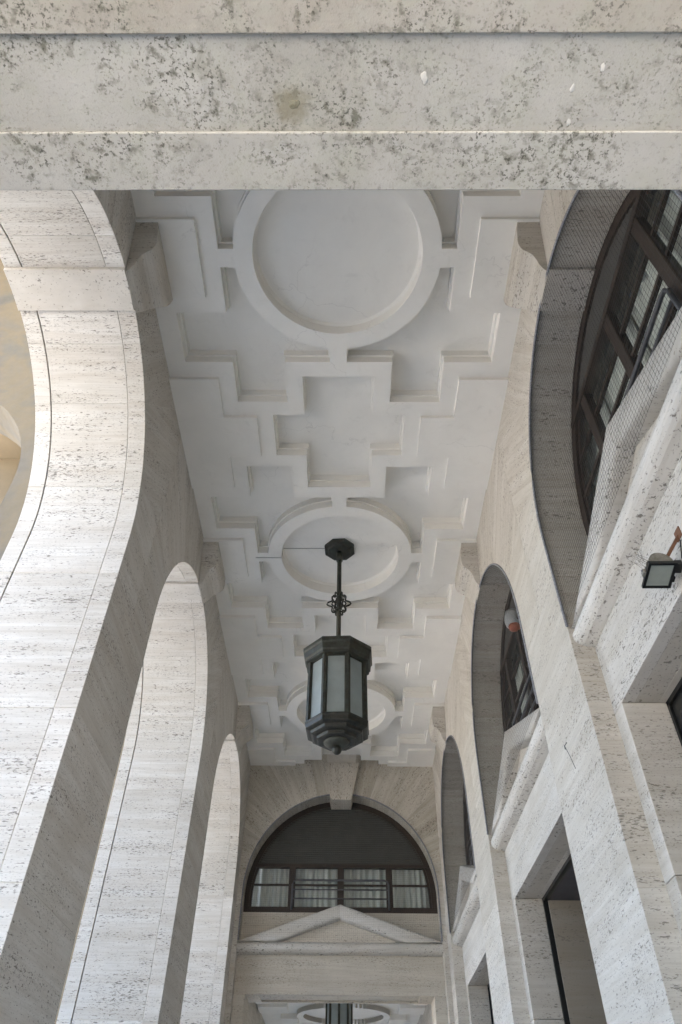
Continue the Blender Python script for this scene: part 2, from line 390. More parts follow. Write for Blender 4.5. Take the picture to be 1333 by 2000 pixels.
left = arcade_wall(-1, [(2.14, 2.33), (2.33, 3.19), (3.19, 3.37)], 'open travertine arcade wall on the left with three tall bright arches', [M['stone']]*3)
right = arcade_wall(1, [(2.14, 2.60)], 'right travertine wall whose arches are filled by pedimented doorways and lunette windows', [M['stone_warm']])

# keystone consoles (scrolled brackets), parts of each arcade wall
def console_mesh():
    m_ = MB(); ns = 28; prof = []
    for k in range(ns+1):
        t = k/ns; z = 7.40-t*0.70
        # projection and half width along the height
        tab = [(0, .235), (.30, .258), (.42, .262), (.50, .252), (.57, .225), (.63, .165), (.68, .128), (.76, .100), (.86, .078), (.94, .045), (1.0, .004)]
        for (ta, pa), (tb, pb) in zip(tab, tab[1:]):
            if ta <= t <= tb+1e-9: pr = pa+(pb-pa)*(t-ta)/(tb-ta); break
        hw = 0.455-0.225*t
        prof.append((pr, hw, z))
    vs = []; fs = []
    for pr, hw, z in prof: vs += [(0, -hw, z), (pr, -hw*0.995, z), (pr, hw*0.995, z), (0, hw, z)]
    for k in range(ns):
        for j in range(4): fs.append((4*k+j, 4*k+(j+1) % 4, 4*k+4+(j+1) % 4, 4*k+4+j))
    fs += [(3, 2, 1, 0), tuple(4*ns+j for j in range(4))]
    m_.add(vs, fs); return m_.mesh('console')
cmL = console_mesh()
for root, side in ((left, -1), (right, 1)):
    for yc in BAYS[1:]:
        o = obj('console', cmL, M['stone_warm'], root, (-0.001*side, yc+0.03, -GROUND), (0, 0, pi if side > 0 else 0), bevel=0.006)

# ------------------------------------------------------------------ coffered ceiling
def loop_holes():
    """recess outlines in ceiling plan (x, y) with depth profile"""
    holes = []
    for k, yc in enumerate([Y1, Y1+P, Y1+2*P]):
        holes.append(('disc', [(0.9416*cos(2*pi*i/72), yc+0.9416*sin(2*pi*i/72)) for i in range(72)]))
        ro = 1.1516
        a_lo = math.asin(0.107/ro); a_hi = math.acos(0.1063/ro)
        for sx in (1, -1):
            for sy in (1, -1):
                if yc+sy*1.94 > YE+0.2: continue
                arc = [(ro*cos(a_hi+(a_lo-a_hi)*i/22), ro*sin(a_hi+(a_lo-a_hi)*i/22)) for i in range(23)]
                p = arc+[(1.315, 0.107), (1.315, 0.6676), (1.906, 0.6676), (1.906, 1.3375), (1.315, 1.3375), (1.315, 1.9405), (0.667, 1.9405), (0.667, 1.3375), (0.1063, 1.3375)]
                holes.append(('coffer', [(x*sx, yc+y*sy) for x, y in p]))
    for yc in (Y1+P/2, Y1+3*P/2, Y1+5*P/2, Y1-P/2):
        A, B, C, D = 0.4542, 0.95, 0.8718, 0.3475
        p = [(-A, -B), (A, -B), (A, -D), (C, -D), (C, D), (A, D), (A, B), (-A, B), (-A, D), (-C, D), (-C, -D), (-A, -D)]
        if yc > 15: p = [(-A, -B), (A, -B), (A, -D), (C, -D), (C, -0.05), (-C, -0.05), (-C, -D), (-A, -D)]
        if yc < 1: p = [(-C, 0.2), (C, 0.2), (C, D), (A, D), (A, B), (-A, B), (-A, D), (-C, D)]
        holes.append(('coffer', [(x, yc+y) for x, y in p]))
    return holes
def inset(poly, d):
    """offset a polygon inwards by d (simple mitre)"""
    n = len(poly); area = sum(poly[i][0]*poly[(i+1) % n][1]-poly[(i+1) % n][0]*poly[i][1] for i in range(n))
    s = 1 if area > 0 else -1; out = []
    for i in range(n):
        p0, p1, p2 = Vector(poly[i-1]), Vector(poly[i]), Vector(poly[(i+1) % n])
        e1 = (p1-p0).normalized(); e2 = (p2-p1).normalized()
        n1 = Vector((-e1.y, e1.x))*s; n2 = Vector((-e2.y, e2.x))*s
        b_ = (n1+n2); q = b_.length_squared
        b_ = b_/(q/2) if q > 0.3 else n1
        out.append((p1.x+b_.x*d, p1.y+b_.y*d))
    return out
def fill(loops, z):
    bm = bmesh.new(); ed = []
    for lp in loops:
        vs = [bm.verts.new((x, y, z)) for x, y in lp]
        ed += [bm.edges.new((vs[i], vs[(i+1) % len(vs)])) for i in range(len(vs))]
    bmesh.ops.triangle_fill(bm, use_beauty=True, use_dissolve=False, edges=ed)
    for f in bm.faces:
        if f.normal.z > 0: f.normal_flip()
    return bm
holes = loop_holes()
CW = WX+0.05
bm = fill([[(-CW, 0.5), (CW, 0.5), (CW, 16.2), (-CW, 16.2)]]+[h for _, h in holes], H)
me = bpy.data.meshes.new('ceiling'); bm.to_mesh(me); bm.free()
ceiling = obj('ceiling', me, M['plaster'], kind='structure', label='white plaster ceiling of stepped coffers and rings')
for kind, lp in holes:
    # a coffer: stepped side walls and a raised field
    steps = [(0.0, 0.0), (0.0, 0.125), (0.022, 0.125), (0.022, 0.235)] if kind == 'coffer' else [(0.0, 0.0), (0.0, 0.17), (0.03, 0.20)]
    rings = [([(x, y) for x, y in inset(lp, d)] if d else lp, z) for d, z in steps]
    vs = []; fs = []; n = len(lp)
    for pl, z in rings: vs += [(x, y, H+z) for x, y in pl]
    for i in range(len(rings)-1):
        for k in range(n): fs.append((i*n+k, i*n+(k+1) % n, (i+1)*n+(k+1) % n, (i+1)*n+k))
    bmc = fill([rings[-1][0]], H+steps[-1][1]); me2 = bpy.data.meshes.new('tmp'); bmc.to_mesh(me2); bmc.free()
    k0 = len(vs); vs += [v.co.copy() for v in me2.vertices]; fs += [tuple(k0+i for i in p.vertices) for p in me2.polygons]
    bpy.data.meshes.remove(me2)
    me3 = bpy.data.meshes.new('coffer'); me3.from_pydata([tuple(v) for v in vs], [], fs); me3.update()
    obj('coffer' if kind == 'coffer' else 'round_coffer', me3, M['plaster'], ceiling)
# lower wall panels along both sides
for k, yc in enumerate([Y1, Y1+P, Y1+2*P]):
    for sx in (1, -1):
        o = MB().prism([(1.52, -0.45), (CW, -0.45), (CW, 0.45), (1.52, 0.45)], H-0.055, H+0.01, lambda a, b, t: (a*sx, b+yc, t)).build('panel', M['plaster'], ceiling, bevel=0.003)
for k, yc in enumerate([Y1+P/2, Y1+3*P/2, Y1+5*P/2, Y1-P/2]):
    for sx in (1, -1):
        y1_ = 0.94 if yc < 15 else 0.2
        y0_ = 0.94 if yc > 1 else 0.2
        pl = [(1.52, -y0_), (CW, -y0_), (CW, y1_), (1.52, y1_)]
        if yc < 15 and yc > 1: pl += [(1.52, 0.34), (1.083, 0.34), (1.083, -0.34), (1.52, -0.34)]
        elif yc > 15: pl += [(1.083, 0.2), (1.083, -0.34), (1.52, -0.34)]
        pl = pl[::-1] if sx < 0 else pl
        m_ = MB(); m_.prism([(1.52, -y0_), (CW, -y0_), (CW, y1_), (1.52, y1_)], H-0.055, H+0.01, lambda a, b, t: (a*sx, b+yc, t))
        m_.prism([(1.083, -0.34), (1.522, -0.34), (1.522, min(0.34, y1_-0.002)), (1.083, min(0.34, y1_-0.002))], H-0.0552, H+0.012, lambda a, b, t: (a*sx, b+yc, t))
        m_.build('panel', M['plaster'], ceiling)
# unseen storeys block above the ceiling, sized to hold back sun and sky light
MB().box((-3.4, -2.0, H+0.52), (9, 17.2, 13.0)).build('shading_storeys', M['cream'], kind='structure')

# ------------------------------------------------------------------ portals (pedimented doorways) and windows
def frame_axes(origin, along, into):
    o, a, i = Vector(origin), Vector(along), Vector(into)
    return lambda u, d, z: tuple(o+a*u+i*d+Vector((0, 0, z)))
def portal(root, W, HW, DW, front=0.2, sill=4.46, apex=None, dz=0.0, mat=None, depth=0.36, full=True, door='open'):
    """local: u across, d into the wall, z up; root at the wall face on the ground. W= arch half width, DW = door half width"""
    mat = mat or M['stone_warm']; Z = -GROUND
    T = lambda u, d, z: (u, d, z+Z)
    zl, zf, zr = 2.92, 3.555, 3.80
    def bx(name, u0, u1, d0, d1, z0, z1, m=mat, bev=0.005):
        return MB().box(T(u0, d0, z0), T(u1, d1, z1)).build(name, m, root, bevel=bev)
    # jambs in courses
    for s in (-1, 1):
        zz = [GROUND, 0.2, 1.62, zl]
        for k in range(3):
            u0, u1 = sorted((s*(W+0.05), s*DW)); bx('jamb_stone', u0, u1, front, front+depth, zz[k]+GAP, zz[k+1]-GAP)
    # lintel / frieze (front slab hides the joints, soffit with a sunk panel)
    f_ = depth
    m_ = MB(); m_.box(T(-W-0.05, front, zl+0.0), T(W+0.05, front+0.11, zf+0.02)); m_.build('lintel', mat if door == 'none' else M['roll'], root, bevel=0.005)
    inset_ = 0.035 if door == 'none' else 0.0025
    m_ = MB(); m_.box(T(-W-0.05, front+0.11, zl+inset_), T(W+0.05, front+f_-0.06, zf)); m_.build('soffit_panel', mat, root)
    for s in ((-1, 1) if door == 'none' else ()):
        u0, u1 = sorted((s*(W+0.05), s*(DW-0.26))); bx('soffit_border', u0, u1, front+0.112, front+f_-0.062, zl+0.001, zl+0.04, bev=0)
    bx('soffit_border', -W-0.05, W+0.05, front+f_-0.06, front+f_, zl+(0.0 if door == 'none' else 0.001), zf, bev=0.003)
    # wall between cornice and window sill
    ap = (apex or sill-0.02)
    m_ = MB(); m_.prism([(-W, zf+0.02), (W, zf+0.02), (W, zr-0.02), (0, ap-0.03), (-W, zr-0.02)], front, 0.42, lambda a, b, t: T(a, t, b)); m_.build('tympanum', mat, root, bevel=0.003)
    m_ = MB(); m_.box(T(-W-0.05, 0.42, zf+0.021), T(W+0.05, max(0.56, front+f_), sill)); m_.build('sill_wall', mat, root, bevel=0.003)
    # half round cornice and raking rolls
    def roll_profile(n=12): return [(1-k/n, 0.012+(front-0.03)*(1-(abs(2*(k/n)-1))**2.4)**0.55) for k in range(n+1)]   # (height fraction, projection)
    pr = roll_profile()
    poly = [(zf+0.02+(zr-zf-0.02)*h, front+0.01-p_) for h, p_ in pr]
    poly = [(zr, front+0.02)]+poly+[(zf+0.02, front+0.02)]
    m_ = MB(); m_.prism(poly, -W-0.0, W+0.0, lambda a, b, t: T(t, b, a)); m_.build('cornice_roll', M['roll'], root, smooth=False)
    apex, th = (apex or sill-0.02), 0.27
    pr2 = [(1.0, -0.02), (1.0, 0.06), (0.995, 0.11), (0.975, 0.145), (0.93, 0.17)]+[(0.93-0.86*k/8, 0.17+0.012*sin(pi*k/8)) for k in range(1, 8)]+[(0.07, 0.165), (0.02, 0.13), (0.0, 0.08), (0.0, -0.02)]
    for s in (-1, 1):
        n = 14; vs = []; fs = []
        sl_ = (apex-zr+0.01)/W
        for i in range(n+1):
            u = W*(i/n); base = apex-sl_*u
            for h, p_ in pr2:
                z = base-th*(1-h); vs.append(T(s*u, front+0.01-p_, max(z, zr-0.02)))
        npf = len(pr2)
        for i in range(n):
            for k in range(npf-1): fs.append((i*npf+k, i*npf+k+1, (i+1)*npf+k+1, (i+1)*npf+k))
        o = MB().add(vs, fs).build('raking_roll', M['roll'], root, smooth=True)
    # black metal door frame and what stands behind it
    fd = front+depth
    for s in ((-1, 1) if door != 'none' else ()):
        u0, u1 = sorted((s*(DW+0.02), s*(DW-0.03))); bx('door_frame', u0, u1, fd, fd+0.06, GROUND, zl, M['black'], 0)
    if door != 'none': bx('door_frame', -DW-0.02, DW+0.02, fd, fd+0.06, zl-0.035, zl+0.01, M['black'], 0)
    if door == 'closed':
        for k in range(4):
            u0 = -DW+0.03+k*(2*DW-0.06)/4; u1 = u0+(2*DW-0.06)/4
            p = bx('door_leaf', u0+0.004, u1-0.004, fd+0.02, fd+0.055, GROUND, zl-0.04, M['black'], 0.003)
            bx_ = MB().box(T(u0+0.09, fd+0.012, GROUND+0.3), T(u1-0.09, fd+0.024, zl-0.16)).build('door_glass', M['blackpane'], None); bx_.parent = p
    elif door == 'passage':
        for s in (-1, 1):
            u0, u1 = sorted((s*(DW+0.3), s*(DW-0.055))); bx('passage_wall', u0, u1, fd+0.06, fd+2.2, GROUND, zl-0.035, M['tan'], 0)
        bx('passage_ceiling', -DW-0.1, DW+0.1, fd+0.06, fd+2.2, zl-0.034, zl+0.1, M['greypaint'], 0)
        bx('passage_door', -DW, DW, fd+2.2, fd+2.25, GROUND, zl, M['black'], 0)
    return root

def lunette(root, R, zc, d0, blind, mulls, rail=True, sill=4.46, hw=None, curt=True):
    """arched window, root at wall face on the ground; u,d,z local"""
    Z = -GROUND; T = lambda u, d, z: (u, d, z+Z)
    # the arch springs above the sill: jamb portion from sill to zc
    def half(z, r=R): return r if z <= zc else sqrt(max(0.0001, r*r-(z-zc)**2))
    n = 40
    fw = 0.11
    def ring(r0, r1, da, db, name, mat, zb=sill):
        o_ = [(r1, zb)]+[(r1*cos(pi*k/n), zc+r1*sin(pi*k/n)) for k in range(n+1)]+[(-r1, zb)]
        i_ = [(r0, zb)]+[(r0*cos(pi*k/n), zc+r0*sin(pi*k/n)) for k in range(n+1)]+[(-r0, zb)]
        m_ = MB(); N = len(o_)
        for k in range(N-1):
            q = [o_[k], o_[k+1], i_[k+1], i_[k]]
            m_.add([T(a, da, b) for a, b in q]+[T(a, db, b) for a, b in q], [(0, 1, 2, 3), (7, 6, 5, 4), (0, 4, 5, 1), (2, 6, 7, 3)])
        return m_.build(name, mat, root)
    ring(R-fw, R+0.01, d0, d0+0.09, 'window_frame', M['wood'])
    ring(R-fw-0.045, R-fw+0.002, d0+0.03, d0+0.10, 'frame_bead', M['wood'])
    MB().box(T(-R, d0-0.01, sill), T(R, d0+0.11, sill+0.115)).build('bottom_rail', M['wood'], root, bevel=0.004)
    hb = half(blind)
    MB().box(T(-hb+0.02, d0-0.015, blind-0.035), T(hb-0.02, d0+0.11, blind+0.035)).build('transom', M['wood'], root, bevel=0.004)
    # blind: horizontal slats above the transom, each a thin bowed lath
    m_ = MB(); z = blind+0.035; ztop = zc+R-0.04
    while z < ztop:
        hh = half(z+0.045, R-0.06)-0.0
        if hh > 0.08:
            m_.add([T(-hh, d0+0.035, z), T(hh, d0+0.035, z), T(hh, d0+0.022, z+0.022), T(-hh, d0+0.022, z+0.022), T(hh, d0+0.035, z+0.044), T(-hh, d0+0.035, z+0.044)],
                   [(0, 1, 2, 3), (3, 2, 4, 5)])
        z += 0.045
    m_.build('blind', M['blind'], root, kind='stuff')
    # mullions, glazing bars, panes
    mw = 0.07
    bars = [z for z in (4.95, 5.35, 5.725, 6.10) if z < blind-0.12]
    for u in mulls:
        zt = min(blind-0.03, zc+sqrt(max(0, (R-fw)**2-u*u)))
        MB().box(T(u-mw, d0-0.005, sill+0.11), T(u+mw, d0+0.085, zt)).build('mullion', M['wood'], root, bevel=0.012)
    edges = [-R+fw]+sorted(mulls)+[R-fw]
    zl = [sill+0.11]+bars+[blind-0.03]
    for i in range(len(edges)-1):
        ua = edges[i]+(mw if i else 0); ub = edges[i+1]-(mw if i < len(edges)-2 else 0)
        for zb in bars:
            hh = half(zb, R-fw)
            a, b = max(ua, -hh), min(ub, hh)
            if b-a > 0.08: MB().box(T(a, d0+0.02, zb-0.018), T(b, d0+0.06, zb+0.018)).build('glazing_bar', M['wood'], root)
        for k in range(len(zl)-1):
            z0, z1 = zl[k]+0.019*(k > 0), zl[k+1]-0.019*(k < len(zl)-2)
            m = 8; top = []; bot = []
            for j in range(m+1):
                zz = z0+(z1-z0)*j/m; hh = half(zz, R-fw-0.002)
                bot.append((max(ua+0.001, -hh), zz)); top.append((min(ub-0.001, hh), zz))
            if top[0][0]-bot[0][0] < 0.06: continue
            pl = [(a, b) for a, b in top if a > ua]+[(a, b) for a, b in reversed(bot) if a < ub]
            if len(pl) < 3: continue
            MB().add([T(a, d0+0.045, b) for a, b in pl], [tuple(range(len(pl)))]).build('pane', M['pane'], root)
    if rail:
        m_ = MB(); a, b = mulls[0]+0.02, mulls[-1]-0.02; dd = d0-0.06
        zt = 5.02
        pts = [T(a, dd, sill+0.05), T(a, dd, zt-0.08), T(a+0.03, dd, zt-0.02), T(a+0.09, dd, zt), T(b-0.09, dd, zt), T(b-0.03, dd, zt-0.02), T(b, dd, zt-0.08), T(b, dd, sill+0.05)]
        m_.tube(pts, 0.022, 8); m_.build('guard_rail', M['steel'], root, smooth=True)
        for z in (4.66, 4.835):
            MB().tube([T(a, dd, z), T(b, dd, z)], 0.014, 6).build('guard_bar', M['steel'], root, smooth=True)
    # curtains behind the glass
    if curt:
        rnd = random.Random(int(R*1000+blind*77))
        for i in range(len(edges)-1):
            ua, ub = edges[i], edges[i+1]; nn = 64; vs = []; fs = []
            ph = rnd.uniform(0, 6)
            for j in range(nn+1):
                u = ua+(ub-ua)*j/nn
                d = d0+0.26+0.035*sin(u*46+ph+1.5*sin(u*7+ph))+0.02*sin(u*17+ph)
                for z in (sill, blind+0.1): vs.append(T(u, d, z))
            for j in range(nn): fs.append((2*j, 2*j+2, 2*j+3, 2*j+1))
            MB().add(vs, fs).build('curtain', M['curtain'], root, smooth=True)
    return root
def netting(root, R, zc, zb, d, pitch=0.04, w_=0.0010):
    Z = -GROUND; T = lambda u, dd, z: (u, dd, z+Z)
    m_ = MB(); rnd = random.Random(3)
    def strand(p, q):
        p, q = Vector(p), Vector(q); t = (q-p).normalized(); a = t.cross(Vector((0, 1, 0))).normalized()*w_; b = Vector((0, w_, 0))
        m_.add([p+a, p-a+b, p-a-b, q+a, q-a+b, q-a-b], [(0, 1, 4, 3), (1, 2, 5, 4), (2, 0, 3, 5)])
    r = R-0.012
    u = -r+0.02
    while u < r:
        zt = zc+sqrt(max(0, r*r-u*u)); sag = rnd.uniform(-0.004, 0.004)
        zm = (zb+zt)/2
        strand(T(u, d, zb), T(u+sag, d-0.003, zm)); strand(T(u+sag, d-0.003, zm), T(u, d, zt)); u += pitch+rnd.uniform(-0.003, 0.003)
    z = zb+0.01
    while z < zc+r-0.02:
        hh = r if z <= zc else sqrt(r*r-(z-zc)**2)
        strand(T(-hh, d, z), T(hh, d, z)); z += pitch
    o = m_.build('net_mesh', M['net'], root, kind='stuff')
    pts = [T(r, d, zb)]+[T(r*cos(pi*k/40), d, zc+r*sin(pi*k/40)) for k in range(41)]+[T(-r, d, zb)]
    MB().tube(pts, 0.015, 6).build('edge_rope', M['rope'], root, smooth=True)
    return root

bay_names = ['behind the camera', 'nearest on the right', 'middle on the right', 'farthest on the right']
for bi, yc in enumerate(BAYS):
    if bi == 0: continue
    nm = bay_names[bi]
    rz = -pi/2     # local u -> -Y ; d -> +X
    where = ['', 'in the right arch behind the floodlight', 'in the middle right arch', 'in the right arch next to the end wall'][bi]
    r = thing('doorway_surround', 'travertine doorway surround with rounded pediment '+where, 'doorway', (WX, yc, GROUND), rz, 'pedimented doorways in the right wall')
    portal(r, AR, AR, 1.63, door='closed' if bi != 2 else 'passage')
    r = thing('lunette_window', 'dark wooden arched window with pale curtains '+where, 'window', (WX, yc, GROUND), rz, 'lunette windows of the right wall')
    lunette(r, AR, AZ, 0.465, 6.13, [-0.92, 0.0, 0.92])
    r = thing('bird_net', 'grey bird netting over the window '+where, 'netting', (WX, yc, GROUND), rz, 'nets over the lunette windows')
    netting(r, AR, AZ, 3.80, -0.004)
# building mass behind the right wall
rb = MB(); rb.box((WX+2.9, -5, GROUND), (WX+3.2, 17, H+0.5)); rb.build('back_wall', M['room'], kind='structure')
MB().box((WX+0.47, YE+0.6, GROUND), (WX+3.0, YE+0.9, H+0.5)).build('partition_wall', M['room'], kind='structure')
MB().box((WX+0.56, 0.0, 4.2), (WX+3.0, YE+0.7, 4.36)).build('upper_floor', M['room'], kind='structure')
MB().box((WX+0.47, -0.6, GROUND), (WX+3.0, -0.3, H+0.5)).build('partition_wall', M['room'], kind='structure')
# rear of the spandrels behind the right wall (closes the gaps round the windows)

# ------------------------------------------------------------------ end wall
ER, EZ = 2.045, 4.69
end = thing('end_wall', 'travertine end wall with a wide arch and wedge shaped keystone', 'wall', (0, YE, GROUND))
def end_piece(name, poly, ang, mat, d0=0.0, d1=0.45, bevel=0.003):
    ca, sa = cos(ang), sin(ang)
    m_ = MB().prism(poly, d0, d1, lambda a, b, t: (ca*a+sa*b, t, -sa*a+ca*b))
    return m_.build(name, mat, end, loc=(0, 0, EZ-GROUND), rot=(0, -ang, 0), bevel=bevel)
ea = [radians(a) for a in (0, 16, 31, 45, 58, 71, 83.3)]
M['stone_end'] = travertine('travertine_end_wall', (0.58, 0.55, 0.49), (0.43, 0.395, 0.33), pore=0.55, stain=0.5, axis='Z')
for q in range(6):
    for sg in (1, -1):
        a0, a1 = ea[q], ea[q+1]
        if sg < 0: a0, a1 = pi-a1, pi-a0
        pl = wedge(ER, a0, a1, WX+0.25, H+0.3-EZ)
        mid = (a0+a1)/2 if sg > 0 else (a0+a1)/2-pi
        end_piece('voussoir', pl, mid, M['stone_end'])
# keystone: tall wedge, proud of the wall
kp = [(-0.232, 1.865), (0.232, 1.865), (0.42, H-EZ-0.01), (-0.42, H-EZ-0.01)]
end_piece('keystone', kp, 0, travertine('travertine_keystone', (0.58, 0.55, 0.49), (0.50, 0.455, 0.39), axis='X'), -0.10, 0.46)
for s in (-1, 1):
    for z0, z1 in ((GROUND, 0.2), (0.2, 1.62), (1.62, 2.95), (2.95, 4.70)):
        a, b = sorted((s*(ER-0.002), s*(WX+0.06)))
        end_piece('pilaster_stone', [(a, z0-EZ+GAP), (b, z0-EZ+GAP), (b, z1-EZ-GAP), (a, z1-EZ-GAP)], 0, M['stone_warm'], 0.0, 0.5)
m_ = MB(); n = 32; e = 0.006
for k in range(n):
    x0, z0 = (ER+e)*cos(pi-pi*k/n), (ER+e)*sin(pi-pi*k/n); x1, z1 = (ER+e)*cos(pi-pi*(k+1)/n), (ER+e)*sin(pi-pi*(k+1)/n)
    m_.prism([(x0, z0), (x1, z1), (x1, H+.45-EZ), (x0, H+.45-EZ)], e, 0.44, lambda a, b, t: (a, t, b))
m_.build('mortar_core', M['joint'], end, loc=(0, 0, EZ-GROUND))
r = thing('doorway_surround', 'wide travertine doorway surround with rounded pediment at the end of the passage', 'doorway', (0, YE, GROUND))
portal(r, 2.05, 2.05, 1.82, sill=4.40, apex=4.465, door='none', depth=0.75, mat=travertine('travertine_end_portal', (0.60, 0.56, 0.49), (0.53, 0.48, 0.41), pore=0.45, stain=0.35))
r = thing('lunette_window', 'wide arched window with lowered dark blind over four panes in the end wall', 'window', (0, YE, GROUND))
lunette(r, ER, EZ, 0.46, 5.33, [-1.05, 0.0, 1.05], sill=4.40)
r = thing('bird_net', 'fine grey bird netting over the end window and its pediment', 'netting', (0, YE, GROUND))
netting(r, ER, EZ, 3.79, -0.006, w_=0.0006)
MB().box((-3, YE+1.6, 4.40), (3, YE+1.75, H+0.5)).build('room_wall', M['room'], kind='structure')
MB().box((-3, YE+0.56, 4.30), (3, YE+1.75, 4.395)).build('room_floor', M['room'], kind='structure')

# ------------------------------------------------------------------ near lintel over the camera
NZ = 2.60
near = thing('near_lintel', 'weathered lichen spotted limestone lintel with sunk soffit panel close overhead', 'lintel', (0, YN, GROUND))
def nb(name, x0, x1, y0, y1, z0, z1, mat, bev=0.004):
    return MB().box((x0, y0-YN, z0-GROUND), (x1, y1-YN, z1-GROUND)).build(name, mat, near, bevel=bev)
nb('soffit_front', -2.6, 2.6, 0.754, YN, NZ, NZ+0.9, M['weather'])
nb('soffit_panel', -2.6, 2.6, 0.46, 0.756, NZ+0.014, NZ+0.9, M['weather'])
nb('soffit_back', -2.6, 2.6, 0.12, 0.472, NZ+0.002, NZ+0.9, M['weather2'])
nb('wall_above', -2.3, 2.3, 0.2, YN-0.004, NZ+0.9, H+0.5, M['stone_warm'])
for s in (-1, 1):
    a, b = sorted((s*1.86, s*2.6)); nb('jamb', a, b, 0.14, YN-0.006, GROUND, NZ, M['stone_warm'])

# ------------------------------------------------------------------ outer aisle on the left: plaster cross arches
def cross_arch(y0, y1, mat, R, xc, zc, top, name, label):
    root = thing(name, label, 'arch', (-3.4, y0, GROUND)); X0, X1 = -3.4, -8.4; n = 30
    m_ = MB(); ax = lambda a, b, t: (a+3.4, t-y0, b-GROUND)
    pts = [(xc+R*cos(pi*k/n), zc+R*sin(pi*k/n)) for k in range(n+1)]
    m_.prism([(X0, GROUND), (X0, top), (xc+R, top), (xc+R, GROUND)], y0, y1, ax)
    m_.prism([(X1, GROUND), (X1, top), (xc-R, top), (xc-R, GROUND)], y0, y1, ax)
    for k in range(n): m_.prism([pts[k], (pts[k][0], top), (pts[k+1][0], top), pts[k+1]], y0, y1, ax)
    m_.build('arch_body', mat, root)
    return root
cross_arch(5.60, 6.30, M['plaster_old'], 2.15, -6.05, 6.1, 12.4, 'cross_arch', 'stained beige plaster cross arch beyond the nearest left opening')
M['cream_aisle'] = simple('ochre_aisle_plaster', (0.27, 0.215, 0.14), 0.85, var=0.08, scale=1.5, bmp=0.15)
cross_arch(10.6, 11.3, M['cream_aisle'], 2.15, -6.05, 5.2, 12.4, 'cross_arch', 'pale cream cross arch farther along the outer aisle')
MB().box((-8.4, -2.0, 12.4), (-3.41, 17.0, 12.7)).build('aisle_shade_roof', M['cream_aisle'], kind='structure')  # added high roof, cuts the overhead sky light on the aisle plaster

# ------------------------------------------------------------------ vestibule beyond the end doorway
vb = MB(); vb.box((-4.5, 16.9, H+0.12), (4.5, 62, H+0.4)); vest = vb.build('vestibule_ceiling', M['plaster'], kind='structure')
def ringmesh(r0, r1, z0, z1, n=64):
    m_ = MB()
    for k in range(n):
        a, b = 2*pi*k/n, 2*pi*(k+1)/n
        q = [(r0*cos(a), r0*sin(a)), (r1*cos(a), r1*sin(a)), (r1*cos(b), r1*sin(b)), (r0*cos(b), r0*sin(b))]
        m_.add([(x, y, z0) for x, y in q]+[(x, y, z1) for x, y in q], [(0, 1, 2, 3), (0, 4, 5, 1), (2, 6, 7, 3)])
    return m_.mesh('ceiling_ring')
obj('ceiling_ring', ringmesh(2.15, 2.5, H-0.12, H+0.13), M['plaster'], vest, (0, 45.4, 0))
for s in (-1, 1):
    for (a, b, c, d) in ((2.9, 4.4, 43.0, 44.6), (2.5, 3.4, 46.0, 48.2), (1.4, 2.4, 48.8, 50.4), (3.5, 4.4, 40, 42.2), (3.0, 4.4, 49.4, 52)):
        x0, x1 = sorted((s*a, s*b)); MB().box((x0, c, H-0.12), (x1, d, H+0.13)).build('panel', M['plaster'], vest)
MB().box((-4.9, 16.6, 2.2), (-4.5, 62, H+0.2)).build('vestibule_wall', M['stone_warm'], kind='structure')  # raised left wall, added to dim the view through the end doorway
MB().box((4.2, 17, GROUND), (4.6, 62, H+0.2)).build('vestibule_wall', M['stone_warm'], kind='structure')
MB().box((-4.5, 58, GROUND), (4.5, 58.4, H+0.2)).build('vestibule_end_wall', M['stone_warm'], kind='structure')

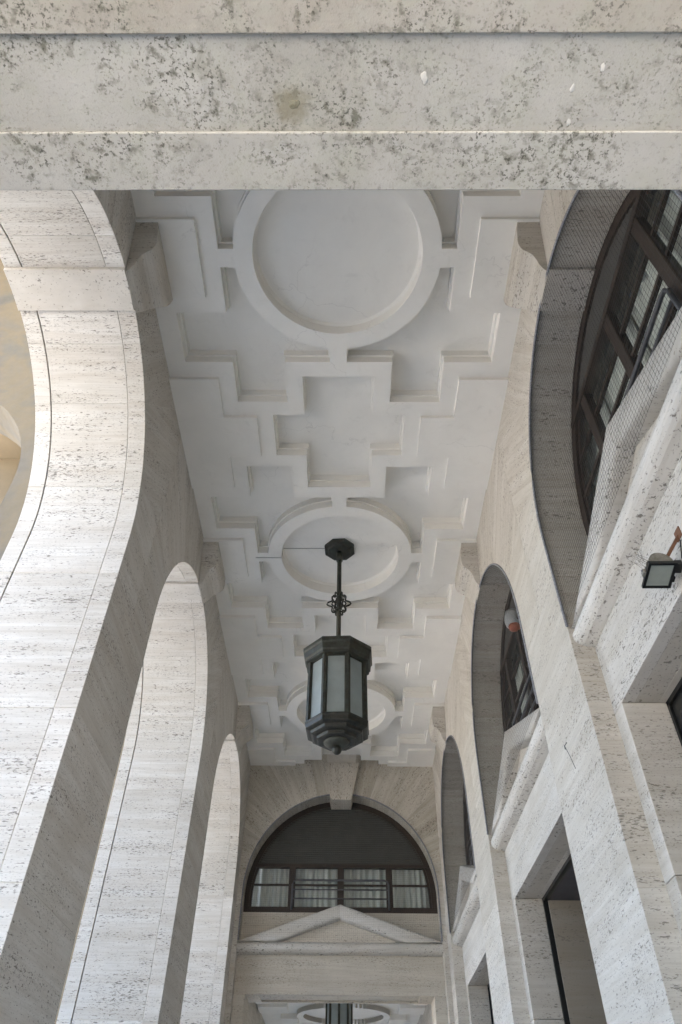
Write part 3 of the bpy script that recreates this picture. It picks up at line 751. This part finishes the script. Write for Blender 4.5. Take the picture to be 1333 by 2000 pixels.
# ------------------------------------------------------------------ lanterns
def octa(prof): return MB().lathe([(r/cos(pi/8), z) for r, z in prof], 8, ph=0)
def make_lantern(label):
    """origin at the suspension point on the ceiling; z downwards negative; across-flats radii"""
    r = thing('hanging_lantern', label, 'lantern', (0, 0, 0))
    z0 = 7.64
    q = lambda pr: [(a, b-z0) for a, b in pr]
    octa(q([(0.235, 7.64), (0.24, 7.60), (0.235, 7.585), (0.19, 7.575), (0.17, 7.55), (0.06, 7.54)])).build('canopy', M['bronze'], r)
    MB().tube([(0, 0, 7.56-z0), (0, 0, 5.66-z0)], 0.036, 12).build('rod', M['bronze'], r, smooth=True)
    MB().lathe([(0.05, 7.36-z0), (0.06, 7.42-z0), (0.045, 7.55-z0)], 12).build('rod_collar', M['bronze'], r, smooth=True)
    # open interlaced knot round the rod: lobed loops
    for k in range(3):
        pts = []
        for j in range(48):
            t = 2*pi*j/48; rr = 0.138+0.030*cos(6*t)
            v = Vector((rr*cos(t)*1.08, 0, rr*sin(t)*1.1)); v.rotate(Matrix.Rotation(pi*k/3, 3, 'Z')); pts.append(v+Vector((0, 0, 6.505-z0)))
        MB().tube(pts, 0.0125, 6, closed=True).build('knot_loop', M['bronze'], r, smooth=True)
    for k in range(2):
        pts = []
        for j in range(36):
            t = 2*pi*j/36; rr = 0.085+0.022*cos(4*t+pi*k)
            v = Vector((rr*cos(t), 0, rr*sin(t)*1.25)); v.rotate(Matrix.Rotation(pi*k/2, 3, 'Z')); pts.append(v+Vector((0, 0, 6.505-z0)))
        MB().tube(pts, 0.012, 6, closed=True).build('knot_loop', M['bronze'], r, smooth=True)
    # roof
    octa(q([(0.05, 5.76), (0.30, 5.69), (0.455, 5.60), (0.478, 5.575), (0.478, 5.525), (0.46, 5.505), (0.45, 5.42), (0.432, 5.40), (0.432, 5.37), (0.40, 5.36), (0.37, 5.355), (0.10, 5.355)])).build('roof', M['bronze'], r, bevel=0.004)
    # eight corner posts and framed glass
    rb_ = 0.385; zt, zb = 5.36, 4.465
    for k in range(8):
        a = 2*pi*(k+0.5)/8; R_ = rb_/cos(pi/8)
        c, s = cos(a), sin(a)
        m_ = MB()
        m_.prism([(-0.028, -0.028), (0.028, -0.028), (0.034, 0.012), (0, 0.03), (-0.034, 0.012)], zb-z0, zt-z0, lambda x, y, t: ((R_-0.012+y)*c-x*s, (R_-0.012+y)*s+x*c, t))
        m_.build('post', M['bronze'], r)
        a2 = 2*pi*k/8; c2, s2 = cos(a2), sin(a2); hwid = rb_*tan(pi/8)
        F_ = lambda x, y, t: ((rb_-0.03+y)*c2-x*s2, (rb_-0.03+y)*s2+x*c2, t)
        p = MB().prism([(-hwid+0.02, 0), (hwid-0.02, 0), (hwid-0.02, 0.006), (-hwid+0.02, 0.006)], zb-z0, zt-z0, F_).build('glass_panel', M['frost'], r)
        m_ = MB()
        for sg in (-1, 1): m_.prism([(sg*(hwid-0.045), 0.004), (sg*(hwid-0.012), 0.004), (sg*(hwid-0.012), 0.018), (sg*(hwid-0.045), 0.018)], zb-z0, zt-z0, F_)
        for za in (zb, zt-0.022): m_.prism([(-hwid+0.045, 0.003), (hwid-0.045, 0.003), (hwid-0.045, 0.017), (-hwid+0.045, 0.017)], za-z0, za+0.022-z0, F_)
        m_.build('panel_frame', M['bronze'], r)
    # stepped base, bowl, finial
    octa(q([(0.20, 4.485), (0.385, 4.485), (0.412, 4.472), (0.412, 4.448), (0.402, 4.44), (0.398, 4.385), (0.372, 4.37), (0.335, 4.36), (0.33, 4.325), (0.30, 4.31), (0.255, 4.305), (0.25, 4.27), (0.20, 4.26), (0.10, 4.26)])).build('base', M['bronze_light'], r, bevel=0.005)
    MB().lathe([(0.175, 4.265-z0), (0.17, 4.245-z0), (0.135, 4.215-z0), (0.08, 4.197-z0), (0.03, 4.19-z0)], 24).build('bowl', M['bronze'], r, smooth=True)
    MB().lathe([(0.0005, 4.10-z0)]+[(0.062*sin(pi*k/10), 4.16-0.062*cos(pi*k/10)-z0) for k in range(1, 10)]+[(0.0005, 4.228-z0)], 20).build('finial', M['bronze_light'], r, smooth=True)
    return r
lan = make_lantern('octagonal bronze lantern with frosted panes hanging from the second ceiling ring')
lan.location = (-0.005, Y1+P, 7.64); lan.rotation_euler = (0, 0, radians(-3))
l2 = dup_tree(lan, (-0.09, 27.0, 7.02), radians(22.5), 'distant bronze lantern glimpsed through the end doorway')
# thin cable to the lantern across the second ring
cb = MB(); yc = Y1+P
cb.tube([(-1.36, yc, H-0.012), (-0.945, yc, H-0.012), (-0.935, yc, H+0.05), (-0.925, yc, H+0.193), (-0.20, yc+0.0, H+0.196)], 0.0045, 6)
M['cable'] = simple('grey_cable', (0.26, 0.25, 0.23), 0.7)
tag(cb.build('cable', M['cable'], smooth=True), 'thin grey cable across the white ceiling ring to the lantern canopy', 'cable')

# ------------------------------------------------------------------ floodlight on the near right doorway
FL = Vector((2.185, 3.545, 2.985))
fr = thing('floodlight', 'dirty square floodlight on a rusty arm before the nearest right doorway', 'floodlight', FL)
# local frame: a across (x), b away from the eye, c towards the ground
nrm = Vector((-0.05, -0.14, -1)).normalized(); rt = Vector((1, -0.06, 0)); rt = (rt-nrm*rt.dot(nrm)).normalized(); bk = rt.cross(nrm)
if bk.y < 0: bk = -bk
LF = lambda a, b, c: tuple(rt*a+bk*b+nrm*c)
def lbox(mb, a0, a1, b0, b1, c0, c1):
    vs = []
    for c in (c0, c1): vs += [LF(a0, b0, c), LF(a1, b0, c), LF(a1, b1, c), LF(a0, b1, c)]
    return mb.add(vs, [(0, 3, 2, 1), (4, 5, 6, 7), (0, 1, 5, 4), (1, 2, 6, 5), (2, 3, 7, 6), (3, 0, 4, 7)])
def fl_part(name, mb, mat, bevel=0.0, smooth=False): return mb.build(name, mat, fr, smooth=smooth, bevel=bevel)
w2, l2_ = 0.083, 0.105
# half round reflector housing with two cooling ribs
m_ = MB(); n = 16
def halfround(r, b0, b1):
    vs = []
    for k in range(n+1):
        a = pi*k/n; vs += [LF(-r*cos(a), b0, -0.012-0.105*sin(a)*r/w2), LF(-r*cos(a), b1, -0.012-0.105*sin(a)*r/w2)]
    fs = [(2*k, 2*k+2, 2*k+3, 2*k+1) for k in range(n)]+[tuple(range(0, 2*n+2, 2)), tuple(range(2*n+1, 0, -2)), (0, 1, 2*n+1, 2*n)]
    return vs, fs
fl_part('housing', MB().add(*halfround(w2-0.004, -l2_+0.006, l2_-0.006)), M['lamp_body'])
for b_ in (-0.05, 0.0, 0.05): fl_part('cooling_rib', MB().add(*halfround(w2+0.004, b_-0.003, b_+0.003)), M['lamp_body'])
m_ = MB(); lbox(m_, -w2-0.008, w2+0.008, -l2_-0.006, -l2_+0.012, -0.014, 0.010); lbox(m_, -w2-0.008, w2+0.008, l2_-0.012, l2_+0.006, -0.014, 0.010)
lbox(m_, -w2-0.008, -w2+0.010, -l2_+0.012, l2_-0.012, -0.014, 0.010); lbox(m_, w2-0.010, w2+0.008, -l2_+0.012, l2_-0.012, -0.014, 0.010)
fl_part('bezel', m_, M['black'])
fl_part('lens', lbox(MB(), -w2+0.008, w2-0.008, -l2_+0.01, l2_-0.01, -0.004, 0.003), M['lens'])
fl_part('junction_box', lbox(MB(), w2+0.006, w2+0.055, -0.085, -0.01, -0.055, -0.004), M['black'], 0.005)
fl_part('hinge', lbox(MB(), w2+0.006, w2+0.024, 0.02, 0.062, -0.018, 0.006), M['black'], 0.003)
fl_part('hinge', lbox(MB(), -w2-0.026, -w2-0.004, -0.03, 0.012, -0.03, 0.004), M['lamp_body'], 0.003)
fl_part('clamp_screw', MB().tube([LF(-w2-0.03, -0.02, -0.02), LF(-w2-0.006, -0.02, -0.02)], 0.009, 8), M['steel'])
m_ = MB(); p0 = Vector(LF(0.055, -0.07, -0.085)); p1 = Vector((2.345, 3.40, 3.22))-FL
m_.tube([p0, p0.lerp(p1, 0.5), p1], 0.014, 4); fl_part('arm', m_, M['rust'])
fl_part('wall_plate', MB().box(p1+Vector((-0.012, -0.04, -0.04)), p1+Vector((0.0, 0.04, 0.04))), M['rust'], 0.002)
pts = [Vector(LF(w2+0.05, -0.05, -0.05)), Vector(LF(w2+0.09, -0.06, -0.01)), Vector((2.33, 3.46, 3.06))-FL, Vector((2.334, 3.40, 3.17))-FL]
fl_part('feed_cable', MB().tube(pts, 0.005, 6), M['black'])
# dry twigs caught behind the lamp
tw = MB(); rnd = random.Random(5); base = FL
for k in range(9):
    a = base+Vector(LF(-0.07+rnd.uniform(-0.01, 0.02), -0.09+k*0.012, -0.06))
    dd = Vector(LF(-0.07-rnd.uniform(0, 0.05), -0.04+rnd.uniform(-0.02, 0.03), -0.05+rnd.uniform(-0.03, 0.02)))
    tw.tube([a, a+dd*0.5+Vector((0, 0, rnd.uniform(-.01, .01))), a+dd], [0.0014, 0.0011, 0.0006], 4)
    tw.tube([a+dd*0.45, a+dd*0.6+Vector((0.0, rnd.uniform(-0.03, 0.03), 0.035))], [0.001, 0.0005], 4)
tag(tw.build('dry_twigs', M['twig']), 'sparse dry twigs sticking out behind the floodlight', 'twigs')

# ------------------------------------------------------------------ signal horn in the middle right window
sr = thing('signal_horn', 'small white alarm horn with red lens at the edge of the middle right window', 'alarm', (2.57, 8.36, 6.20))
MB().lathe([(0.10, 0.10), (0.125, 0.02), (0.13, -0.06), (0.12, -0.12), (0.10, -0.14)], 16).build('housing', M['white_plastic'], sr, smooth=True)
MB().lathe([(0.09, -0.135), (0.085, -0.19), (0.04, -0.22), (0.01, -0.225)], 14).build('lens', M['red_plastic'], sr, smooth=True)
MB().box((-0.02, -0.03, 0.08), (0.06, 0.03, 0.14)).build('bracket', M['steel'], sr)

# ------------------------------------------------------------------ small things on the stone
wr = MB(); p = Vector((2.128, 5.99, 3.00))
wr.tube([p+Vector((0.01, 0.02, 0.05)), p+Vector((-0.02, 0.0, 0.01)), p+Vector((-0.015, 0.015, -0.015)), p+Vector((-0.02, -0.01, -0.02))], 0.006, 5)
wr.tube([p+Vector((-0.02, -0.01, -0.01)), p+Vector((-0.015, -0.07, -0.13)), p+Vector((-0.01, -0.12, -0.26))], 0.003, 5)
tag(wr.build('wire_hook', M['steel']), 'bent wire hook dangling from the first right pier', 'hook')
def blob(name, label, cat, loc, r, sc, mat, seed, group=None):
    bm = bmesh.new(); bmesh.ops.create_icosphere(bm, subdivisions=3, radius=r)
    rn = random.Random(seed)
    from mathutils import noise
    for v in bm.verts:
        k = 1+0.55*noise.noise(v.co*(2.2/r*0.5)+Vector((seed, 0, 0)))
        v.co = Vector((v.co.x*sc[0]*k, v.co.y*sc[1]*k, v.co.z*sc[2]))
    me = bpy.data.meshes.new(name); bm.to_mesh(me); bm.free(); me.shade_smooth()
    o = obj(name, me, mat, loc=loc); tag(o, label, cat, group); return o
# worn nest remains and mortar dabs under the near lintel
blob('mud_nest', 'brown remains of a mud nest stuck under the near lintel', 'nest', (-0.065, 0.672, NZ+0.014), 0.016, (1.1, 0.8, 0.12), M['nest'], 3)
for k, (x, y, rr, lb) in enumerate([(0.365, 0.595, 0.013, 'largest white mortar dab under the near lintel, right of the nest'), (0.94, 0.567, 0.009, 'small white mortar dab at the upper right of the lintel panel'), (0.855, 0.625, 0.009, 'white mortar dab in the spotted patch at the right of the lintel panel'), (0.865, 0.728, 0.008, 'small white mortar dab by the bead at the right of the lintel')]):
    blob('mortar_dab', lb, 'mortar', (x, y, NZ+0.014), rr, (0.8, 1.3, 0.25), M['patch'], 10+k, 'mortar dabs under the near lintel')
